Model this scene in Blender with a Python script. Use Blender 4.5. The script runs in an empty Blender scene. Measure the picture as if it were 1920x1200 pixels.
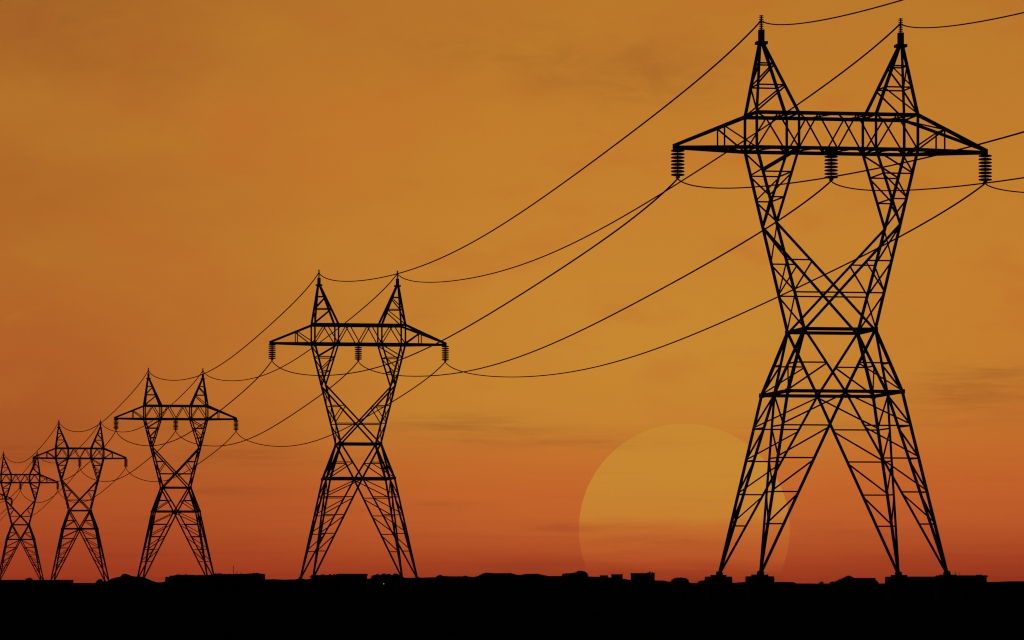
import bpy, bmesh, math, random
from mathutils import Vector, Matrix
R = math.radians
C = bpy.context.scene.collection
scene = bpy.context.scene
random.seed(7)

# ------------------------------------------------------------------ camera
F, HX, HY, CAMZ = 8200.0, 960.0, 1095.0, 1.2      # focal length in photo pixels, principal column, horizon row, eye height
cam = bpy.data.objects.new("camera", bpy.data.cameras.new("camera"))
C.objects.link(cam)
cam.location = (0, 0, CAMZ)
cam.rotation_euler = (R(90), 0, 0)
cam.data.sensor_width = 36.0
cam.data.lens = 36.0 * F / 1920.0
cam.data.shift_y = (HY - 600.0) / 1920.0
cam.data.clip_start = 0.5
cam.data.clip_end = 200000.0
scene.camera = cam
scene.view_settings.view_transform = 'Standard'
scene.view_settings.look = 'None'
scene.view_settings.exposure = 0.0
scene.view_settings.gamma = 1.0
scene.view_settings.use_curve_mapping = False
scene.cycles.filter_width = 1.15

SUN_AZ = (1283 - HX) / F          # radians right of the view axis
SUN_EL = (HY - 992) / F

def lin(c):
    out = []
    for v in c:
        v /= 255.0
        out.append(v / 12.92 if v <= 0.04045 else ((v + 0.055) / 1.055) ** 2.4)
    return out

# ------------------------------------------------------------------ sky
class NT:
    """small helper to wire shader nodes"""
    def __init__(self, tree):
        self.t = tree; self.n = tree.nodes; self.l = tree.links
    def new(self, typ, **kw):
        nd = self.n.new(typ)
        for k, v in kw.items(): setattr(nd, k, v)
        return nd
    def _in(self, sock, v):
        if isinstance(v, bpy.types.NodeSocket): self.l.new(v, sock)
        else: sock.default_value = v
    def math(self, op, a, b=0.0, c=0.0, clamp=False):
        nd = self.new('ShaderNodeMath', operation=op, use_clamp=clamp)
        self._in(nd.inputs[0], a); self._in(nd.inputs[1], b); self._in(nd.inputs[2], c)
        return nd.outputs[0]
    def ss(self, v, lo, hi, a=0.0, b=1.0):
        nd = self.new('ShaderNodeMapRange', interpolation_type='SMOOTHSTEP')
        self._in(nd.inputs[0], v)
        for i, q in enumerate((lo, hi, a, b)): nd.inputs[1 + i].default_value = q
        return nd.outputs[0]
    def mix(self, f, a, b, blend='MIX'):
        nd = self.new('ShaderNodeMix', data_type='RGBA', blend_type=blend)
        self._in(nd.inputs[0], f); self._in(nd.inputs[6], a); self._in(nd.inputs[7], b)
        return nd.outputs[2]
    def ramp(self, f, stops, interp='LINEAR'):
        nd = self.new('ShaderNodeValToRGB')
        cr = nd.color_ramp; cr.interpolation = interp
        while len(cr.elements) < len(stops): cr.elements.new(0.5)
        for e, (p, col) in zip(cr.elements, stops):
            e.position = p; e.color = (*lin(col), 1)
        self._in(nd.inputs[0], f)
        return nd.outputs[0]
    def noise(self, vec, scale, detail=4, rough=0.55, dist=0.0):
        nd = self.new('ShaderNodeTexNoise')
        self._in(nd.inputs['Vector'], vec)
        nd.inputs['Scale'].default_value = scale; nd.inputs['Detail'].default_value = detail
        nd.inputs['Roughness'].default_value = rough; nd.inputs['Distortion'].default_value = dist
        return nd.outputs[0]
    def vec(self, x, y, z=0.0):
        nd = self.new('ShaderNodeCombineXYZ')
        self._in(nd.inputs[0], x); self._in(nd.inputs[1], y); self._in(nd.inputs[2], z)
        return nd.outputs[0]

def direction(nt, vec):
    """azimuth and elevation of a direction, in units of 1/8200 radian"""
    nrm = nt.new('ShaderNodeVectorMath', operation='NORMALIZE'); nt.l.new(vec, nrm.inputs[0])
    sep = nt.new('ShaderNodeSeparateXYZ'); nt.l.new(nrm.outputs[0], sep.inputs[0])
    az = nt.math('MULTIPLY', nt.math('ARCTAN2', sep.outputs[0], sep.outputs[1]), F)
    el = nt.math('MULTIPLY', nt.math('ARCSINE', sep.outputs[2]), F)
    return az, el

# cloud banks: azimuth, elevation (as pixels of the photograph), half width, half height, density
CLOUDS = [(1840, 742, 170, 42, .55), (1740, 800, 110, 14, .12), (1600, 800, 55, 12, .25), (860, 800, 190, 24, .50), (1080, 828, 170, 13, .42), (440, 852, 130, 20, .34),
          (40, 850, 120, 20, .55), (1075, 991, 80, 7, .55), (1190, 986, 90, 6, .28), (820, 945, 90, 7, .34),
          (1200, 150, 190, 60, .40), (930, 95, 200, 50, .25), (1250, 1012, 120, 10, .30), (420, 922, 110, 9, .30),
          (1640, 1000, 170, 14, .26), (960, 1058, 210, 20, .25), (660, 866, 80, 8, .30), (90, 50, 260, 70, .22),
          (260, 150, 160, 50, .16), (1880, 700, 120, 10, .35), (300, 800, 200, 22, .20), (1300, 1022, 200, 12, .22),
          (700, 1005, 260, 12, .18), (1480, 800, 120, 26, .22)]

def cloud_factor(nt, az, el):
    wz = nt.vec(nt.math('DIVIDE', az, 190.0), nt.math('DIVIDE', el, 60.0), 3.0)
    warp = nt.math('MULTIPLY', nt.math('SUBTRACT', nt.noise(wz, 1.0, 3), 0.5), 34.0)
    elw = nt.math('ADD', el, warp)
    total = None
    for (cx, cy, rx, ry, d) in CLOUDS:
        a = nt.math('DIVIDE', nt.math('SUBTRACT', az, cx - HX), rx)
        b = nt.math('DIVIDE', nt.math('SUBTRACT', elw if ry > 12 else nt.math('ADD', el, nt.math('MULTIPLY', warp, .45)), HY - cy), ry)
        r2 = nt.math('ADD', nt.math('MULTIPLY', a, a), nt.math('MULTIPLY', b, b))
        g = nt.math('MULTIPLY', nt.math('EXPONENT', nt.math('MULTIPLY', r2, -1.0)), d * .86)
        total = g if total is None else nt.math('ADD', total, g)
    fine = nt.noise(nt.vec(nt.math('DIVIDE', az, 120.0), nt.math('DIVIDE', el, 11.0), 1.7), 1.0, 5, .6, .6)
    puffy = nt.noise(nt.vec(nt.math('DIVIDE', az, 110.0), nt.math('DIVIDE', el, 42.0), 4.2), 1.0, 6, .62, .8)
    hi = nt.ss(el, 420.0, 750.0)
    streak = nt.math('ADD', nt.math('MULTIPLY', fine, nt.math('SUBTRACT', 1.0, hi)), nt.math('MULTIPLY', puffy, hi))
    body = nt.math('MULTIPLY', total, nt.ss(streak, .30, .72, .25, 1.25))
    # faint veil of streaks low over the whole horizon
    veil = nt.noise(nt.vec(nt.math('DIVIDE', az, 330.0), nt.math('DIVIDE', el, 16.0), 9.1), 1.0, 5, .6, .4)
    low = nt.ss(el, 20.0, 420.0, .20, .015)
    veil = nt.math('MULTIPLY', nt.ss(veil, .46, .78), low)
    return nt.math('ADD', body, veil, clamp=True)

def pos(y): return max(0.0, min(1.0, (HY - y + 10) / 1110.0))
LEFT = [(1095, (152, 53, 30)), (1050, (162, 63, 33)), (950, (175, 80, 38)), (870, (175, 86, 38)), (800, (172, 87, 38)), (650, (178, 97, 40)),
        (500, (180, 106, 41)), (350, (178, 106, 40)), (200, (180, 112, 42)), (0, (170, 103, 39))]
MID = [(1095, (151, 53, 30)), (1055, (168, 68, 34)), (1000, (190, 92, 42)), (920, (196, 102, 43)), (850, (198, 116, 45)),
       (790, (200, 131, 48)), (650, (200, 136, 49)), (420, (198, 130, 47)), (200, (194, 124, 44)), (0, (187, 120, 43))]
RIGHT = [(1095, (146, 49, 29)), (1050, (163, 63, 33)), (980, (187, 87, 41)), (900, (194, 98, 42)), (800, (196, 110, 43)),
         (700, (197, 122, 45)), (560, (197, 125, 46)), (400, (196, 128, 46)), (200, (192, 124, 44)), (0, (186, 121, 44))]

MOTTLE = [(30, 70, 90, 50, .75, (166, 96, 40)), (120, 125, 120, 40, .6, (170, 100, 36)), (250, 75, 90, 45, .5, (176, 103, 40)),
          (275, 200, 80, 50, .6, (180, 104, 41)), (30, 340, 110, 70, .6, (172, 100, 38)), (440, 245, 80, 70, .7, (193, 110, 44)),
          (20, 205, 80, 40, .7, (180, 118, 41)), (285, 268, 90, 28, .75, (186, 122, 40)), (140, 285, 110, 40, .6, (182, 118, 42)),
          (495, 68, 80, 45, .6, (186, 122, 41)), (690, 240, 110, 90, .6, (197, 118, 44)), (620, 320, 120, 60, .4, (197, 117, 44)),
          (800, 340, 90, 40, .4, (190, 124, 42)), (150, 480, 70, 60, .35, (182, 116, 42)), (330, 560, 150, 60, .4, (188, 108, 43)),
          (60, 640, 120, 70, .4, (176, 92, 39)), (480, 760, 150, 40, .4, (192, 104, 43)), (900, 640, 140, 60, .4, (196, 126, 46)),
          (1250, 90, 120, 50, .5, (184, 116, 42)), (1080, 160, 110, 25, .5, (182, 114, 42)), (860, 20, 130, 25, .5, (184, 114, 42)),
          (1500, 690, 120, 40, .3, (196, 128, 47)), (1740, 900, 120, 60, .4, (196, 98, 43)), (930, 900, 160, 70, .45, (197, 103, 44))]

def sky_colour(nt, az, el):
    f = nt.math('DIVIDE', nt.math('ADD', el, 10.0), 1110.0, clamp=True)
    st = lambda L: [(pos(y), c) for y, c in L]
    l, m, r = (nt.ramp(f, st(L)) for L in (LEFT, MID, RIGHT))
    # big soft patches in the glow shift the boundary between the columns
    patch = nt.noise(nt.vec(nt.math('DIVIDE', az, 330.0), nt.math('DIVIDE', el, 190.0), 5.0), 1.0, 3, .5)
    azp = nt.math('ADD', az, nt.math('MULTIPLY', nt.math('SUBTRACT', patch, .5), 420.0))
    c = nt.mix(nt.ss(azp, -1020.0, 180.0), l, m)
    c = nt.mix(nt.ss(azp, 380.0, 1000.0), c, r)
    p2 = nt.noise(nt.vec(nt.math('DIVIDE', az, 210.0), nt.math('DIVIDE', el, 95.0), 12.0), 1.0, 4, .55)
    high = nt.ss(el, 200.0, 480.0)
    c = nt.mix(nt.math('MULTIPLY', nt.ss(p2, .50, .72, 0.0, .30), high), c, (*lin((190, 102, 41)), 1))
    c = nt.mix(nt.math('MULTIPLY', nt.ss(p2, .48, .28, 0.0, .20), high), c, (*lin((192, 132, 42)), 1))
    # soft mottling of thin high cloud
    wob = nt.vec(nt.math('DIVIDE', az, 120.0), nt.math('DIVIDE', el, 70.0), 7.0)
    wx = nt.math('ADD', az, nt.math('MULTIPLY', nt.math('SUBTRACT', nt.noise(wob, 1.0, 4, .6), .5), 150.0))
    wy = nt.math('ADD', el, nt.math('MULTIPLY', nt.math('SUBTRACT', nt.noise(wob, 1.3, 4, .6), .5), 90.0))
    for cx, cy, rx, ry, al, col in MOTTLE:
        a = nt.math('DIVIDE', nt.math('SUBTRACT', wx, cx - HX), rx)
        b = nt.math('DIVIDE', nt.math('SUBTRACT', wy, HY - cy), ry)
        r2 = nt.math('ADD', nt.math('MULTIPLY', a, a), nt.math('MULTIPLY', b, b))
        c = nt.mix(nt.math('MULTIPLY', nt.math('EXPONENT', nt.math('MULTIPLY', r2, -1.0)), al * .72), c, (*lin(col), 1))
    dark = nt.mix(1.0, c, (.56, .53, .74, 1), 'MULTIPLY')
    return nt.mix(cloud_factor(nt, az, el), c, dark)

world = bpy.data.worlds.new("World")
scene.world = world
world.use_nodes = True
nt = NT(world.node_tree)
nt.n.clear()
tc = nt.new('ShaderNodeTexCoord')
az, el = direction(nt, tc.outputs['Generated'])
glow = sky_colour(nt, az, el)
# the sunset glow dies away upwards and to the sides of the place where the sun sets; the rest is dusk
adz = nt.math('ABSOLUTE', az)
fade = nt.math('MULTIPLY', nt.ss(el, 1250.0, 4200.0, 1.0, 0.0), nt.ss(adz, 2200.0, 8500.0, 1.0, 0.0))
bg = nt.new('ShaderNodeBackground'); nt.l.new(glow, bg.inputs[0]); nt.l.new(fade, bg.inputs[1])
sky = nt.new('ShaderNodeTexSky', sky_type='NISHITA', sun_disc=False)
sky.sun_elevation = SUN_EL
sky.sun_rotation = SUN_AZ
sky.altitude = 100.0
dusk = nt.new('ShaderNodeBackground'); nt.l.new(sky.outputs[0], dusk.inputs[0])
nt.l.new(nt.math('MULTIPLY', nt.math('SUBTRACT', 1.0, fade), 0.012), dusk.inputs[1])
add = nt.new('ShaderNodeAddShader'); nt.l.new(bg.outputs[0], add.inputs[0]); nt.l.new(dusk.outputs[0], add.inputs[1])
out = nt.new('ShaderNodeOutputWorld'); nt.l.new(add.outputs[0], out.inputs[0])

# ------------------------------------------------------------------ sun lamp (low, behind the pylons)
sl = bpy.data.objects.new("sun_lamp", bpy.data.lights.new("sun_lamp", 'SUN'))
C.objects.link(sl)
sl.data.energy = 0.6
sl.data.angle = R(0.5)
sl.data.color = (1.0, .55, .22)
sdir = Vector((math.sin(SUN_AZ) * math.cos(SUN_EL), math.cos(SUN_AZ) * math.cos(SUN_EL), math.sin(SUN_EL)))
sl.rotation_euler = sdir.to_track_quat('Z', 'Y').to_euler()
sl.location = (20, 200, 60)

# ------------------------------------------------------------------ helpers
def tag(o, label=None, cat=None, group=None, kind=None):
    for k, v in (('label', label), ('category', cat), ('group', group), ('kind', kind)):
        if v: o[k] = v
    return o

def obj(name, bm, mat, parent=None, smooth=False):
    me = bpy.data.meshes.new(name)
    bm.normal_update(); bm.to_mesh(me); bm.free()
    me.materials.append(mat)
    if smooth:
        for p in me.polygons: p.use_smooth = True
    o = bpy.data.objects.new(name, me); C.objects.link(o)
    if parent: o.parent = parent
    return o

def empty(name, loc=(0, 0, 0), rz=0.0):
    o = bpy.data.objects.new(name, None); C.objects.link(o)
    o.location = loc; o.rotation_euler = (0, 0, rz); o.empty_display_size = .5
    return o

def copy_tree(o, parent=None):
    c = o.copy(); C.objects.link(c); c.parent = parent
    for ch in list(o.children): copy_tree(ch, c)
    return c

STEEL = 1.0      # stoutness of the steel sections of the pylon being built
def bar(bm, a, b, w, h=None):
    """steel member from a to b, square section w (or w x h)"""
    a, b = Vector(a), Vector(b)
    d = b - a
    if d.length < 1e-6: return
    h = h or w
    w *= STEEL; h *= STEEL
    z = d.normalized()
    up = Vector((0, 0, 1)) if abs(z.z) < .95 else Vector((0, 1, 0))
    x = z.cross(up).normalized(); y = z.cross(x)
    v = []
    for p in (a, b):
        for sx, sy in ((-1, -1), (1, -1), (1, 1), (-1, 1)):
            v.append(bm.verts.new(p + x * (sx * w / 2) + y * (sy * h / 2)))
    for q in ((3, 2, 1, 0), (4, 5, 6, 7), (0, 1, 5, 4), (1, 2, 6, 5), (2, 3, 7, 6), (3, 0, 4, 7)):
        bm.faces.new([v[i] for i in q])

def box(bm, lo, hi, bev=0.0):
    r = bmesh.ops.create_cube(bm, size=1.0)
    vs = r['verts']
    for v in vs:
        v.co = Vector([lo[i] + (v.co[i] + .5) * (hi[i] - lo[i]) for i in range(3)])
    if bev:
        es = list({e for v in vs for e in v.link_edges})
        bmesh.ops.bevel(bm, geom=es, offset=bev, segments=2, affect='EDGES', profile=.5)

def lathe(bm, prof, seg=14, at=(0, 0, 0)):
    """surface of revolution round z through (radius, height) points"""
    rings = []
    for r, z in prof:
        rings.append([bm.verts.new((at[0] + r * math.cos(2 * math.pi * i / seg), at[1] + r * math.sin(2 * math.pi * i / seg), at[2] + z)) for i in range(seg)])
    for A, B in zip(rings, rings[1:]):
        for i in range(seg):
            j = (i + 1) % seg
            bm.faces.new((A[i], A[j], B[j], B[i]))
    bm.faces.new(rings[0][::-1]); bm.faces.new(rings[-1])

def tube(bm, pts, r, seg=6):
    rings = []
    for i, p in enumerate(pts):
        t = (pts[min(i + 1, len(pts) - 1)] - pts[max(i - 1, 0)]).normalized()
        x = t.cross(Vector((0, 0, 1))).normalized(); y = t.cross(x)
        rings.append([bm.verts.new(p + (x * math.cos(2 * math.pi * k / seg) + y * math.sin(2 * math.pi * k / seg)) * r) for k in range(seg)])
    for A, B in zip(rings, rings[1:]):
        for i in range(seg):
            j = (i + 1) % seg
            bm.faces.new((A[i], A[j], B[j], B[i]))
    bm.faces.new(rings[0][::-1]); bm.faces.new(rings[-1])

def at(px, py, Y):
    """the place at depth Y that the photograph shows at pixel px, py"""
    return Vector(((px - HX) * Y / F, Y, CAMZ + (HY - py) * Y / F))

def material(name, col, rough=.8, metal=0.0, spec=.2, var=.35, scale=3.0, bump=0.0):
    m = bpy.data.materials.new(name); m.use_nodes = True
    q = NT(m.node_tree); b = q.n['Principled BSDF']
    tcn = q.new('ShaderNodeTexCoord')
    nz = q.noise(tcn.outputs['Object'], scale, 6, .6)
    c = q.mix(q.ss(nz, .3, .7), (*[v * (1 - var) for v in col], 1), (*[v * (1 + var) for v in col], 1))
    q.l.new(c, b.inputs['Base Color'])
    b.inputs['Roughness'].default_value = rough; b.inputs['Metallic'].default_value = metal
    b.inputs['Specular IOR Level'].default_value = spec
    if bump:
        bn = q.new('ShaderNodeBump'); bn.inputs['Strength'].default_value = bump
        q.l.new(nz, bn.inputs['Height']); q.l.new(bn.outputs[0], b.inputs['Normal'])
    return m

M = dict(
    steel=material('weathered_steel', (.05, .048, .045), .75, 0.0, .15),
    porcelain=material('brown_porcelain', (.045, .025, .018), .45, 0, .2),
    cable=material('aluminium_cable', (.05, .05, .05), .8, 0, .1),
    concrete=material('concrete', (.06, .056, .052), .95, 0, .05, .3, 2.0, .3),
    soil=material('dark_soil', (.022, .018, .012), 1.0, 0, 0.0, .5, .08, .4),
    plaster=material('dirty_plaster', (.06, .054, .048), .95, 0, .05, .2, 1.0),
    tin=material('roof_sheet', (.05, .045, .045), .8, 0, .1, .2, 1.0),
    glass=material('dark_glass', (.02, .02, .022), .3, 0, .2),
    leaf=material('scrub_leaves', (.02, .024, .011), .95, 0, .02, .5, 1.5),
    twig=material('twig_bark', (.03, .024, .018), .95, 0, .02),
)

# ------------------------------------------------------------------ setting: ground, hills
gm = bmesh.new()
xs = [-90000, -20000, -4000, -900, -250, 0, 250, 900, 4000, 20000, 90000]
ys = [-20000, -2000, -200, 0, 60, 150, 310, 600, 1200, 3000, 9000, 30000, 90000]
gv = [[gm.verts.new((x, y, 0)) for x in xs] for y in ys]
for j in range(len(ys) - 1):
    for i in range(len(xs) - 1):
        gm.faces.new((gv[j][i], gv[j][i + 1], gv[j + 1][i + 1], gv[j + 1][i]))
tag(obj('ground', gm, M['soil']), kind='structure')

def ridge(profile, Y, depth, step, rough=.05):
    """a swell of the land whose crest line runs through the profile"""
    bm = bmesh.new()
    n = int((profile[-1][0] - profile[0][0]) / step) + 1
    rows = []
    rnd = random.Random(int(Y))
    for i in range(n):
        px = profile[0][0] + i * step
        for (x0, y0), (x1, y1) in zip(profile, profile[1:]):
            if x0 <= px <= x1: break
        t = (px - x0) / (x1 - x0)
        p = at(px, y0 + (y1 - y0) * t, Y)
        h = max(.05, p.z + rnd.uniform(-rough, rough))
        row = []
        for k in range(13):
            s = k / 6 - 1
            g = .5 + .5 * math.cos(math.pi * s)
            row.append(bm.verts.new((p.x, Y + s * depth, h * g - .06 * (1 - g) + (rnd.uniform(-.06, .03) * h * g if k != 6 else 0))))
        rows.append(row)
    for a, b in zip(rows, rows[1:]):
        for k in range(12): bm.faces.new((a[k], b[k], b[k + 1], a[k + 1]))
    return tag(obj('hill', bm, M['soil'], smooth=True), kind='structure')

ridge([(-900, 1090), (-400, 1092), (134, 1093), (200, 1093.2), (292, 1092), (310, 1091), (480, 1088), (500, 1086.2), (512, 1085.7), (530, 1086.6),
       (560, 1086), (583, 1086), (690, 1085), (700, 1084), (756, 1083), (785, 1083), (817, 1082), (820, 1079.3), (826, 1077.8), (832, 1080),
       (850, 1080.6), (868, 1080.4), (873, 1079), (878, 1081), (888, 1081.8), (896, 1080), (905, 1075.2), (911, 1073.4), (925, 1074.6),
       (958, 1074.3), (967, 1077), (975, 1078), (985, 1076), (1008, 1075.4), (1018, 1078), (1030, 1080), (1050, 1080), (1100, 1080.6),
       (1140, 1082), (1147, 1083), (1168, 1085), (1180, 1087), (1228, 1088), (1245, 1088.5), (1250, 1090), (1258, 1090.4), (1292, 1092.8),
       (1311, 1093.4), (1313, 1088.4), (1325, 1088), (1371, 1093), (1385, 1091.8), (1399, 1091.2), (1448, 1091), (1486, 1091.2),
       (1489, 1093.8), (1536, 1094), (1660, 1094), (1845, 1091), (1870, 1091), (1885, 1090), (1915, 1089.7), (1925, 1090.3),
       (2300, 1088), (2900, 1091)], 1700, 70, 1.0, .03)
ridge([(196, 1092.5), (203, 1088), (209, 1085), (216, 1083), (226, 1081), (229, 1076.6), (233, 1075.4), (238, 1076.2), (246, 1079.5), (252, 1080.6), (264, 1081),
       (271, 1082.2), (276, 1085), (285, 1088.5), (292, 1091), (302, 1093)], 700, 9, .5, .01)

# ------------------------------------------------------------------ the sun, low on the horizon
SD = 60000.0
sm = bpy.data.materials.new('setting_sun'); sm.use_nodes = True
q = NT(sm.node_tree); q.n.clear()
geo = q.new('ShaderNodeNewGeometry')
a_, e_ = direction(q, geo.outputs['Position'])
fsun = q.math('DIVIDE', q.math('ADD', q.math('ADD', e_, 10.0), q.math('MULTIPLY', q.math('SUBTRACT', q.noise(q.vec(q.math('DIVIDE', a_, 140.0), q.math('DIVIDE', e_, 14.0), 2.0), 1.0, 4), .5), 26.0)), 1110.0, clamp=True)
# the disc reddens through the thick air next to the horizon
SUNC = [(1095, (146, 50, 29)), (1072, (163, 64, 33)), (1045, (183, 84, 39)), (1012, (193, 100, 43)), (990, (196, 108, 44)), (968, (199, 127, 48)), (900, (200, 135, 49)), (780, (201, 137, 50))]
em = q.new('ShaderNodeEmission')
csun = q.ramp(fsun, [(pos(y), c) for y, c in SUNC])
q.l.new(q.mix(cloud_factor(q, a_, e_), csun, q.mix(1.0, csun, (.62, .55, .74, 1), 'MULTIPLY')), em.inputs[0])
mo = q.new('ShaderNodeOutputMaterial'); q.l.new(em.outputs[0], mo.inputs[0])
sm.cycles.emission_sampling = 'NONE'
bm = bmesh.new()
bmesh.ops.create_icosphere(bm, subdivisions=6, radius=SD * 197.5 / F)
so = obj('sun', bm, sm, smooth=True)
so.location = (SD * (1283 - HX) / F, SD, SD * (HY - 992) / F)
tag(so, 'huge pale gold sun disc setting behind the tallest pylon', 'sun')

# ------------------------------------------------------------------ lattice pylon
FZ = CAMZ + .64                       # height of the foot plates above the ground
Z0, ZB2, ZB1 = 0.0, 12.88, 17.33      # foot, lower belt, upper belt
ZE, ZA, ZT = 24.8, 30.12, 32.58       # elbow, crossarm bottom and top
CH, DI, BR, BELT = .155, .125, .082, .19
def hw(z):                            # half width of the square lower body
    return 6.69 + (4.12 - 6.69) * z / ZB2 if z <= ZB2 else 4.12 + (2.57 - 4.12) * (z - ZB2) / (ZB1 - ZB2)
def colx(z): return 2.57 + (5.84 - 2.57) * (z - ZB1) / (ZA - ZB1)
def cold(z): return 2.57 + (1.9 - 2.57) * (z - ZB1) / (ZA - ZB1)

def lerp(a, b, t): return Vector(a) + (Vector(b) - Vector(a)) * t

def make_pylon():
    root = empty('transmission_pylon')
    P = lambda x, y, z: Vector((x, y, z + FZ))
    # four footings with their pedestal caps
    for sx in (-1, 1):
        for sy in (-1, 1):
            cx, cy = sx * 6.72, sy * 6.72
            bm = bmesh.new(); box(bm, (cx - .86, cy - .86, -.3), (cx + .86, cy + .86, FZ - .10), .09)
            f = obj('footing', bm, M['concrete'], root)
            bm = bmesh.new(); box(bm, (cx - .5, cy - .5, FZ - .10), (cx + .5, cy + .5, FZ + .02), .02)
            obj('pedestal', bm, M['concrete'], f)
    # four splayed legs: corner chord, two inner chords, bracing on two faces
    levels = [3.55, 5.80, 8.18, 10.48]
    for sx in (-1, 1):
        for sy in (-1, 1):
            bm = bmesh.new()
            corner = lambda z: P(sx * hw(z), sy * hw(z), z)
            bar(bm, corner(0), corner(ZB2), CH)
            for face in (0, 1):
                def inner(z):
                    t = z / ZB2
                    return P(sx * 6.69 * (1 - t), sy * hw(z), z) if face == 0 else P(sx * hw(z), sy * 6.69 * (1 - t), z)
                bar(bm, inner(0), inner(ZB2), DI)
                for z in levels: bar(bm, corner(z), inner(z), BR)
                for za, zb in zip(levels, levels[1:] + [ZB2]): bar(bm, corner(za + .12), inner(zb - .15), BR)
            bar(bm, P(sx * 6.69, sy * 6.69, -.08), P(sx * 6.64, sy * 6.64, .22), .34)
            obj('leg', bm, M['steel'], root)
    # belts
    for name, z in (('lower_belt', ZB2), ('upper_belt', ZB1)):
        bm = bmesh.new(); h = hw(z)
        c = [P(-h, -h, z), P(h, -h, z), P(h, h, z), P(-h, h, z)]
        for i in range(4): bar(bm, c[i], c[(i + 1) % 4], BELT, BELT)
        for p in c: bar(bm, p - Vector((0, 0, .16)), p + Vector((0, 0, .16)), .26)
        obj(name, bm, M['steel'], root)
    # tapering body between the belts
    bm = bmesh.new(); zm = 14.93
    for sx in (-1, 1):
        for sy in (-1, 1):
            corner = lambda z: P(sx * hw(z), sy * hw(z), z)
            bar(bm, corner(ZB2), corner(ZB1), CH)
            for face in (0, 1):
                def dg(z):          # diagonal from the middle of the lower belt to this top corner's opposite
                    t = (z - ZB2) / (ZB1 - ZB2)
                    return P(sx * 2.57 * t, sy * hw(z), z) if face == 0 else P(sx * hw(z), sy * 2.57 * t, z)
                bar(bm, dg(ZB2), dg(ZB1), DI)
                bar(bm, corner(zm), dg(zm), BR)
                bar(bm, corner(ZB2 + .1), dg(zm - .05), BR)
    obj('waist_frame', bm, M['steel'], root)
    # two inclined columns with their crossing struts
    for s in (-1, 1):
        bm = bmesh.new()
        O = lambda z, f: P(s * colx(z), f * cold(z), z)
        def I(z, f):               # inner chord above the elbow
            t = (z - ZE) / (ZA - ZE)
            x = colx(ZE) + (2.79 - colx(ZE)) * t
            return P(s * x, f * cold(z), z)
        def X(z, f):               # crossing strut below the elbow
            t = (z - ZB1) / (ZE - ZB1)
            x = -2.5 + (colx(ZE) + 2.5) * t
            return P(s * x, f * cold(z), z)
        ups, low = [26.62, 28.42], [22.2, 19.92]
        for f in (-1, 1):
            bar(bm, O(ZB1, f), O(ZA, f), CH)
            bar(bm, I(ZE, f), I(ZA - .02, f), DI + .01)
            bar(bm, X(ZB1, f), X(ZE, f), DI + .01)
            for z in ups: bar(bm, O(z, f), I(z, f), BR)
            bar(bm, I(ZA - .1, f), O(ups[1] + .05, f), BR * (1.8 if s < 0 and f < 0 else 1.1))
            bar(bm, I(ups[1] - .1, f), O(ups[0] + .1, f), BR)
            bar(bm, I(ups[0] - .1, f), O(ZE + .1, f), BR)
            bar(bm, O(low[0], f), X(low[0], f), BR)
            bar(bm, X(low[0] - .1, f), O(low[1] + .1, f), BR)
            bar(bm, O(low[1], f), P(0, f * cold(low[1]), low[1]), BR)
        zz = [ZB1, low[1], low[0], ZE, ups[0], ups[1], ZA]
        for i, (za, zb) in enumerate(zip(zz, zz[1:])):   # lacing of the outer side
            bar(bm, O(za + .1, -1), O(zb - .1, 1), BR * .9)
            if i < 4: bar(bm, O(za + .1, 1), O(zb - .1, -1), BR * .9)
        bar(bm, I(ups[1], -1), I(ups[1], 1), BR * .9); bar(bm, I(ups[0], -1), I(ups[0], 1), BR * .9)
        obj('column', bm, M['steel'], root)
    # crossarm: box truss between the columns
    bm = bmesh.new(); dd = 1.9
    posts = (-5.84, -2.79, 2.79, 5.84)
    zig = [(-5.84, ZA), (-4.3, ZT), (-2.79, ZA), (-1.4, ZT), (0, ZA), (1.4, ZT), (2.79, ZA), (4.3, ZT), (5.84, ZA)]
    for f in (-1, 1):
        bar(bm, P(-5.9, f * dd, ZT), P(5.9, f * dd, ZT), .2); bar(bm, P(-5.84, f * dd, ZA), P(5.84, f * dd, ZA), .2)
        for x in posts: bar(bm, P(x, f * dd, ZA), P(x, f * dd, ZT), .14 if abs(x) > 3 else .13)
        for (xa, za), (xb, zb) in zip(zig, zig[1:]): bar(bm, P(xa, f * dd, za), P(xb, f * dd, zb), BR)
    for z, sh in ((ZT, 0), (ZA, 1)):
        xs_ = [-5.84, -4.3, -2.79, -1.4, 0, 1.4, 2.79, 4.3, 5.84]
        for i, (xa, xb) in enumerate(zip(xs_, xs_[1:])):
            f = 1 if (i + sh) % 2 else -1
            bar(bm, P(xa, f * dd, z), P(xb, -f * dd, z), BR * .9)
        for x in posts: bar(bm, P(x, -dd, z), P(x, dd, z), BR * 1.1)
    bar(bm, P(0, -dd, ZA), P(0, dd, ZA), .16); bar(bm, P(-.45, 0, ZA - .02), P(.45, 0, ZA - .02), .22)
    obj('crossarm', bm, M['steel'], root)
    # pointed arms
    for s in (-1, 1):
        bm = bmesh.new()
        tip = P(s * 11.42, 0, ZA + .06)
        for f in (-1, 1):
            bo, to = P(s * 5.84, f * dd, ZA), P(s * 5.84, f * dd, ZT)
            bar(bm, bo, tip, .2); bar(bm, to, tip + Vector((0, 0, .12)), .18)
            tb, tt = lerp(bo, tip, .387), lerp(to, tip, .387)
            bar(bm, tb, tt, BR); bar(bm, tt, bo, BR)
        bar(bm, lerp(P(s * 5.84, -dd, ZT), tip, .387), lerp(P(s * 5.84, dd, ZT), tip, .387), BR)
        bar(bm, lerp(P(s * 5.84, -dd, ZT), tip, .387), P(s * 5.84, dd, ZT), BR)
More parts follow.
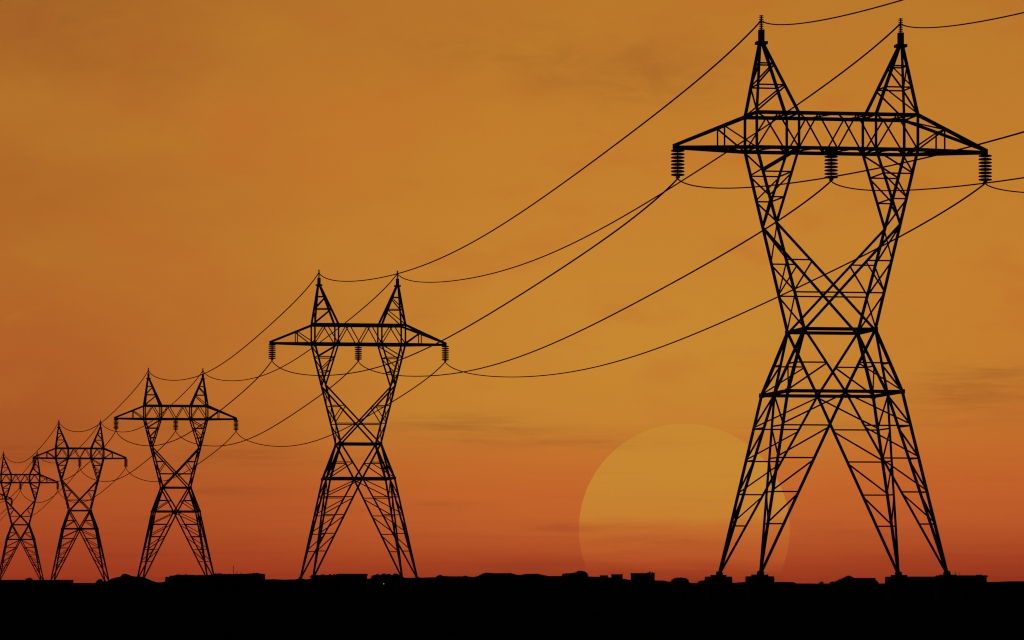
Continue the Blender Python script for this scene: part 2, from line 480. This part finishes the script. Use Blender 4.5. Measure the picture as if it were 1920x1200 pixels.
        bar(bm, lerp(P(s * 5.84, -dd, ZA), tip, .387), P(s * 5.84, dd, ZA), BR)
        bar(bm, tip - Vector((s * .35, 0, 0)), tip + Vector((s * .05, 0, 0)), .2, .3)
        obj('arm', bm, M['steel'], root)
    # earth wire peaks
    for s in (-1, 1):
        bm = bmesh.new()
        apex = (s * 5.08, 37.62)
        cn = {}
        for tagx, x in (('o', 5.84), ('i', 2.79)):
            for f in (-1, 1):
                top = P(apex[0] + s * (.12 if tagx == 'o' else -.12), f * .12, apex[1])
                cn[tagx, f] = (P(s * x, f * dd, ZT), top)
                bar(bm, *cn[tagx, f], .145)
        lv = lambda k, z: lerp(*cn[k], (z - ZT) / (37.62 - ZT))
        h1, h2 = 34.62, 36.2
        for f in (-1, 1):
            for z in (h1, h2): bar(bm, lv(('o', f), z), lv(('i', f), z), BR)
            bar(bm, lv(('o', f), ZT + .1), lv(('i', f), h1 - .1), BR); bar(bm, lv(('o', f), h1 + .1), lv(('i', f), h2 - .1), BR)
        for z in (h1, h2):
            for k in 'oi': bar(bm, lv((k, -1), z), lv((k, 1), z), BR * .9)
        bar(bm, lv(('o', -1), ZT + .1), lv(('o', 1), h1), BR); bar(bm, lv(('o', 1), h1 + .1), lv(('o', -1), h2), BR)
        pk = obj('peak', bm, M['steel'], root)
        bm = bmesh.new(); c = P(apex[0], 0, apex[1])
        box(bm, (c.x - .40, -.40, c.z - .05), (c.x + .40, .40, c.z + .16), .02)
        box(bm, (c.x - .2, -.2, c.z + .16), (c.x + .2, .2, c.z + 1.0), .02)
        obj('cap', bm, M['steel'], pk)
        bm = bmesh.new(); prof = [(.06, 0)]
        for k in range(8):
            z = .07 + k * .125
            prof += [(.06, z), (.175, z + .018), (.16, z + .05), (.06, z + .068)]
        prof += [(.06, 1.04)]
        lathe(bm, prof, 12, (c.x, 0, c.z + 1.0))
        obj('pin_insulator', bm, M['porcelain'], pk)
    # suspension insulators
    disc_me = None; TH = .9 + .22 * STEEL
    for x in (-11.12, 0.0, 11.3):
        bm = bmesh.new()
        lathe(bm, [(.035 * STEEL, -2.0), (.035 * STEEL, .0)], 8, P(x, 0, ZA))
        box(bm, tuple(P(x - .13, -.18, ZA - 2.12)), tuple(P(x + .13, .18, ZA - 1.98)), .03)
        st = obj('insulator_string', bm, M['porcelain'], root)
        for k in range(8):
            zc = ZA - .17 - k * .243
            if disc_me is None:
                bm = bmesh.new()
                lathe(bm, [(.06, .09 * TH), (.25, .075 * TH), (.44, .042 * TH), (.5, .0), (.46, -.042 * TH), (.3, -.068 * TH), (.06, -.09 * TH)], 18)
                d = obj('disc', bm, M['porcelain'], st, True); disc_me = d.data
            else:
                d = bpy.data.objects.new('disc', disc_me); C.objects.link(d); d.parent = st
            d.location = P(x, 0, zc)
    return root

PHI = math.atan((HX + 426.0) / F)
Y1 = F / 26.4
X1 = (1557 - HX) * Y1 / F
RATIO = [1.0, 1.8077, 2.627, 3.449, 4.274, 5.10]
def base(r):
    d = (r - 1.0) * Y1
    return Vector((X1 + .055 - d * math.tan(PHI), Y1 + d, 0))
PL = ['tallest lattice pylon at the right, standing in front of the setting sun',
      'second tallest lattice pylon, left of the sun with a small shed between its feet',
      'third tallest lattice pylon, its feet between a mound and a long hedge',
      'fourth tallest lattice pylon, third one in from the left edge',
      'small far lattice pylon, its left arm cut off by the photo edge',
      'farthest lattice pylon, only the tip of its right arm showing at the left edge']
for i, r in enumerate(RATIO):
    STEEL = (1.24, 1.45, 1.66, 1.8, 1.9, 1.95)[i]      # the far pylons are of stouter steel
    o = make_pylon()
    o.location = base(r); o.rotation_euler = (0, 0, PHI)
    tag(o, PL[i], 'pylon', 'pylons of the power line')

# ------------------------------------------------------------------ cables, one per span
def hang(r, x, z):
    b = base(r)
    return Vector((b.x + x * math.cos(PHI), b.y + x * math.sin(PHI), FZ + z))
EW, CW = 39.3, 28.0
LINES = [('earth_wire', -5.08, EW, 'left earth wire'), ('earth_wire', 5.08, EW, 'right earth wire'),
         ('conductor_cable', -11.12, CW, 'left conductor cable'), ('conductor_cable', 0, CW, 'middle conductor cable'), ('conductor_cable', 11.3, CW, 'right conductor cable')]
RS = [.19] + RATIO + [5.93]
NAMES = ['', 'tallest pylon', 'second tallest pylon', 'third tallest pylon', 'fourth tallest pylon', 'small far pylon', 'farthest pylon']
RAD = [.046, .060, .071, .080, .086, .090, .090]
def droop(t):                # sag below the straight line, t from the nearer pylon to the farther
    if t <= 0 or t >= 1: return 0.0
    return t ** .9 * (1 - t) ** .75 * (20.326 - 43.3735 * t + 160.161 * t ** 2 - 213.4833 * t ** 3 + 95.0866 * t ** 4)
for k in range(len(RS) - 1):
    for n, (kind, x, z, lab) in enumerate(LINES):
        if k == 6 and n != 4: continue
        if k == 5 and n == 2: continue
        A, B = hang(RS[k], x, z), hang(RS[k + 1], x, z)
        pts = []
        N = 96
        for i in range(N + 1):
            t = .5 - .5 * math.cos(math.pi * i / N)       # closer points near the clamps, where it bends most
            p = A.lerp(B, t); p.z -= droop(t)
            pts.append(p)
        bm = bmesh.new(); tube(bm, pts, RAD[k])
        o = obj(kind, bm, M['cable'], smooth=True)
        if k == 0: L_ = lab + ' leaving the tallest pylon towards the right edge of the photo'
        elif k == 6: L_ = lab + ' running from the farthest pylon out at the left edge'
        else: L_ = lab + ' sagging between the ' + NAMES[k] + ' and the ' + NAMES[k + 1]
        tag(o, L_, 'cable', 'cables strung along the pylons')

STEEL = 1.0
# ------------------------------------------------------------------ skyline: sheds, hedges, bushes, masts
def shed(x0, x1, top, Y, label, depth=6.0, roof='flat', extra=(), name='shed'):
    a, b = at(x0, top, Y), at(x1, top, Y)
    cx, w, h = (a.x + b.x) / 2, b.x - a.x, a.z
    t = empty(name, (cx, Y, 0)); tag(t, label, 'shed', 'low sheds on the skyline')
    hw_, th = w / 2, min(.25, h * .1)
    bm = bmesh.new()
    if roof == 'flat':
        box(bm, (-hw_ + .12, .12, -.1), (hw_ - .12, depth - .12, h - th))
    else:
        e = h * .72
        box(bm, (-hw_ + .12, .12, -.1), (hw_ - .12, depth - .12, e))
        f = [bm.verts.new(v) for v in ((-hw_ + .12, .13, e), (hw_ - .12, .13, e), (0, .13, h - .12), (-hw_ + .12, depth - .13, e), (hw_ - .12, depth - .13, e), (0, depth - .13, h - .12))]
        bm.faces.new((f[0], f[1], f[2])); bm.faces.new((f[4], f[3], f[5]))
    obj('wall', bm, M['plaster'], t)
    bm = bmesh.new()
    if roof == 'flat':
        box(bm, (-hw_, 0, h - th), (hw_, depth, h - .02), .03)
        for y in (0.0, depth - .15): box(bm, (-hw_ + .05, y + .002, h - .03), (hw_ - .05, y + .14, h + .05))
    else:
        for s in (-1, 1):
            v = [bm.verts.new(p) for p in ((s * (hw_ + .1), -.1, e - .1), (0, -.1, h - .08), (0, depth + .1, h - .08), (s * (hw_ + .1), depth + .1, e - .1),
                                           (s * (hw_ + .1), -.1, e), (0, -.1, h), (0, depth + .1, h), (s * (hw_ + .1), depth + .1, e))]
            for qd in ((0, 1, 2, 3), (4, 5, 6, 7), (0, 1, 5, 4), (1, 2, 6, 5), (2, 3, 7, 6), (3, 0, 4, 7)): bm.faces.new([v[i] for i in qd])
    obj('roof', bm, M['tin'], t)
    bm = bmesh.new(); dh = min(2.0, h * .8); dx = -hw_ * .45
    box(bm, (dx - .45, .06, 0), (dx + .45, .119, dh)); d = obj('door', bm, M['tin'], t)
    for k in range(max(1, int(w / 4))):
        wx = hw_ * .05 + (k + .5) * (hw_ * .85) / max(1, int(w / 4)); zz = h * .42
        bm = bmesh.new()
        for (l, r_, b_, u) in ((-.5, .5, 0, .06), (-.5, .5, .54, .6), (-.5, -.44, .06, .54), (.44, .5, .06, .54)):
            box(bm, (wx + l, .05, zz + b_), (wx + r_, .118, zz + u))
        wf = obj('window', bm, M['tin'], t)
        bm = bmesh.new(); box(bm, (wx - .44, .09, zz + .06), (wx + .44, .117, zz + .54)); obj('pane', bm, M['glass'], wf)
    for (ex, ey, ew) in extra:         # vents and stubs on the roof
        p = at(ex, ey, Y); bm = bmesh.new()
        box(bm, (p.x - cx - ew / 2, 1.0, h - .04), (p.x - cx + ew / 2, 1.0 + ew, p.z), .01)
        obj('roof_vent', bm, M['tin'], t)
    return t

def leaves(bm, rnd, p, n, spread, size):
    for _ in range(n):
        c = p + Vector((rnd.gauss(0, spread), rnd.gauss(0, spread), rnd.gauss(0, spread * .8)))
        u = Vector((rnd.uniform(-1, 1), rnd.uniform(-1, 1), rnd.uniform(-.6, .6))).normalized() * size * rnd.uniform(.6, 1.2)
        v = u.cross(Vector((rnd.uniform(-1, 1), rnd.uniform(-1, 1), rnd.uniform(-1, 1)))).normalized() * size * .55
        bm.faces.new([bm.verts.new(c + d) for d in (-u, v * .9, u, -v * .9)])

def plant(name, profile, Y, label, cat, depth=1.6, dens=90, size=.13, group=None):
    """scrub whose top follows the profile; stems inside carry leaf clumps through the whole volume"""
    rnd = random.Random(int(profile[0][0] * 7 + Y))
    P_ = [at(x, y, Y) for x, y in profile]
    cx = (P_[0].x + P_[-1].x) / 2
    t = empty(name, (cx, Y, 0)); tag(t, label, cat, group)
    def top(x):
        for a, b in zip(P_, P_[1:]):
            if a.x <= x <= b.x: return a.z + (b.z - a.z) * (x - a.x) / max(1e-6, b.x - a.x)
        return P_[0].z
    w = P_[-1].x - P_[0].x
    bm = bmesh.new(); st = bmesh.new()
    n = int(max(26, w * dens * .55))
    for _ in range(n):
        x = rnd.uniform(P_[0].x, P_[-1].x); h = top(x) - .16
        y = rnd.uniform(-depth, depth)
        h *= math.sqrt(max(.05, 1 - (y / (depth * 1.1)) ** 2)) if rnd.random() < .5 else 1
        z = h * (1 - rnd.random() ** 2 * .95)
        leaves(bm, rnd, Vector((x - cx, y, max(.1, z))), 9, .11, size)
    m = max(3, int(w * 1.3))
    k = int(max(16, w / .12)); rows = []           # close-packed leaf mass under the outline
    for i in range(k + 1):
        x = P_[0].x + w * i / k; h = max(.1, top(x) - .05); row = []
        for j in range(13):
            a = math.pi * j / 12
            dz = abs(math.sin(a)) ** .45
            f = 1 + (rnd.uniform(-.05, .05) if j != 6 else rnd.uniform(-.012, .012))
            row.append(bm.verts.new((x - cx, -math.cos(a) * depth * .9 * (1 + rnd.uniform(-.08, .08)), -.1 + (h + .1) * dz * f)))
        rows.append(row)
        leaves(bm, rnd, Vector((x - cx, rnd.uniform(-.3, .3), h - .05)), 3, .03, size * .7)
    for a, b in zip(rows, rows[1:]):
        for j in range(12): bm.faces.new((a[j], b[j], b[j + 1], a[j + 1]))
    bm.faces.new(rows[0]); bm.faces.new(rows[-1][::-1])
    for i in range(m):
        x = P_[0].x + w * (i + .5) / m
        bar(st, (x - cx, 0, -.1), (x - cx + rnd.uniform(-.3, .3), rnd.uniform(-.3, .3), top(x) * .8), .06)
        bar(st, (x - cx, 0, top(x) * .3), (x - cx + rnd.uniform(-.6, .6), rnd.uniform(-.6, .6), top(x) * .7), .04)
    obj('foliage', bm, M['leaf'], t); obj('stem', st, M['twig'], t)
    return t

HG, BG = 'hedges on the skyline', 'bushes on the skyline'
shed(-40, 134, 1087.4, 1500, 'low flat roofed shed at the left edge under the two smallest pylons', 8)
plant('bush', [(46, 1089), (48, 1085.5), (52, 1083.6), (57, 1083.5), (60, 1085), (63, 1088)], 1490, 'tiny round bush poking above the low shed at the left edge', 'bush', 1.2, 60, .2, BG)
plant('bush', [(179, 1093), (182, 1089), (185, 1086), (189, 1085.3), (192, 1088), (194, 1091)], 1100, 'small round bush at the right feet of the fourth tallest pylon', 'bush', .9, 90, .15, BG)
plant('hedge', [(309.5, 1088), (310.5, 1081.6), (318, 1080.6), (322, 1079), (332, 1077.2), (352, 1077.2), (375, 1078), (392, 1077.6), (402, 1076.2), (408, 1074.8), (414, 1074.6),
                (420, 1076), (440, 1075.6), (458, 1075.4), (472, 1074.8), (478, 1074.2), (484, 1073.8), (488, 1075), (495, 1075.4), (497, 1078), (497.5, 1088)],
      700, 'long flat topped hedge hiding the right feet of the third tallest pylon', 'hedge', 1.4, 80, .13, HG)
plant('hedge', [(582.5, 1088), (583.5, 1078.2), (592, 1077.6), (600, 1077.8), (604, 1076.2), (608, 1076.4), (612, 1078), (616, 1077.6), (619, 1076), (623, 1077.8), (627, 1076.4), (632, 1076.6), (636, 1078), (640, 1079)],
      690, 'short bumpy hedge beside the left feet of the second tallest pylon', 'hedge', 1.2, 80, .12, HG)
shed(632, 688, 1076.2, 700, 'flat roofed shed between the feet of the second tallest pylon', 5)
plant('hedge', [(695, 1086), (697, 1079), (700, 1077.8), (704, 1077.4), (706, 1075.6), (709, 1075.8), (712, 1077.4), (715, 1077), (717, 1075), (721, 1075), (724, 1077), (728, 1075.8), (732, 1076.6), (736, 1077.2), (740, 1075.4), (745, 1075.6), (749, 1077.6), (753, 1078), (756, 1083), (758, 1088)],
      690, 'bumpy hedge at the right feet of the second tallest pylon', 'hedge', 1.3, 80, .12, HG)
plant('hedge', [(1051, 1084), (1053.5, 1077.6), (1057, 1075), (1064, 1074.4), (1071, 1074.6), (1078, 1073), (1083, 1074)], 900, 'low hedge joined to the left of the tallest bush on the skyline', 'hedge', 1.3, 80, .14, HG)
plant('bush', [(1076, 1076), (1080, 1072.2), (1084, 1070.4), (1089, 1070), (1095, 1071), (1099, 1073), (1102, 1077.5), (1105, 1083)], 895, 'tallest rounded bush on the skyline, at the left foot of the sun', 'bush', 1.6, 90, .15, BG)
shed(1124.5, 1140.5, 1079, 1200, 'smallest flat roofed shed, just left of two bigger sheds under the sun', 4)
shed(1146, 1168.5, 1077, 1200, 'squat flat roofed shed, middle one of three under the sun', 5)
shed(1183, 1228.5, 1074.8, 1200, 'widest flat roofed shed under the sun with vents on its roof', 7, extra=((1219, 1071, .35), (1223.5, 1072.4, .5), (1216, 1073.2, .6)))
plant('bush', [(1257, 1094), (1259.5, 1087), (1263, 1084.4), (1268, 1083), (1275, 1082.4), (1283, 1083), (1288, 1084.4), (1291, 1088), (1293, 1095)], 800, 'broad dome shaped bush left of the footings of the tallest pylon', 'bush', 1.3, 90, .13, BG)
plant('bush', [(1535.5, 1095), (1537, 1091.4), (1540, 1090), (1543, 1090.6), (1545.5, 1095)], 700, 'smallest bush, alone on the bare stretch between the feet of the tallest pylon', 'bush', .4, 90, .08, BG)
plant('bush', [(1554, 1095), (1557, 1090.4), (1560, 1089.6), (1564, 1091), (1568, 1088.6), (1572, 1086.6), (1577, 1085), (1581, 1085), (1584, 1090)], 700, 'low ragged bush against the left side of the gabled shed', 'bush', .9, 90, .1, BG)
shed(1578, 1608, 1079, 800, 'gabled shed between the feet of the tallest pylon', 5, 'gable')
shed(1598, 1642, 1084, 795, 'low flat roofed shed built onto the right of the gabled shed', 4)
plant('bush', [(1637, 1086), (1640, 1085.4), (1643, 1088), (1646, 1090), (1648.5, 1096)], 790, 'small bush at the right end of the low shed between pylon feet', 'bush', .6, 90, .1, BG)
shed(1692, 1768, 1081.6, 620, 'long low shed between the right footings of the tallest pylon', 6)
shed(1762, 1852, 1079.3, 625, 'flat roofed shed right of the last footing of the tallest pylon', 6, extra=((1838, 1077.4, .8),))

def mast(px, top, Y, r, label):
    p = at(px, top, Y)
    t = empty('antenna_mast', (p.x, Y, 0)); tag(t, label, 'mast', 'antenna masts on the skyline')
    bm = bmesh.new(); lathe(bm, [(r * 1.3, -.1), (r, p.z * .5), (r * .7, p.z)], 8); obj('pole', bm, M['steel'], t)
    bm = bmesh.new()
    for k in range(3): bar(bm, (-.16 + k * .04, 0, p.z * (.93 - k * .06)), (.16 - k * .04, 0, p.z * (.93 - k * .06)), .025)
    obj('aerial', bm, M['steel'], t)
mast(437.8, 1060, 720, .045, 'tall thin antenna mast rising from the long flat topped hedge')
mast(444.5, 1069, 722, .03, 'short thin antenna mast just right of the tall one at the long hedge')
mast(1791.5, 1072, 640, .035, 'taller thin mast beside the last footing of the tallest pylon')
mast(1798.5, 1073, 642, .025, 'thinner mast just right of another beside the rightmost footing')

# the one lit lamp in the dark field
p = at(719.5, 1094.6, 640)
lt = empty('garden_lamp', (p.x, 640, 0)); tag(lt, 'tiny lit white lamp in the dark field below the bumpy hedge', 'lamp')
bm = bmesh.new(); lathe(bm, [(.05, -.1), (.04, .3), (.03, p.z - .06)], 8); obj('post', bm, M['steel'], lt)
lm = bpy.data.materials.new('lamp_glow'); lm.use_nodes = True
q = NT(lm.node_tree); q.n.clear(); em = q.new('ShaderNodeEmission'); em.inputs[0].default_value = (.75, .85, 1, 1); em.inputs[1].default_value = .45
mo = q.new('ShaderNodeOutputMaterial'); q.l.new(em.outputs[0], mo.inputs[0])
bm = bmesh.new(); lathe(bm, [(.04, -.06), (.065, -.02), (.065, .03), (.03, .07)], 12, (0, 0, p.z)); obj('bulb', bm, lm, lt)
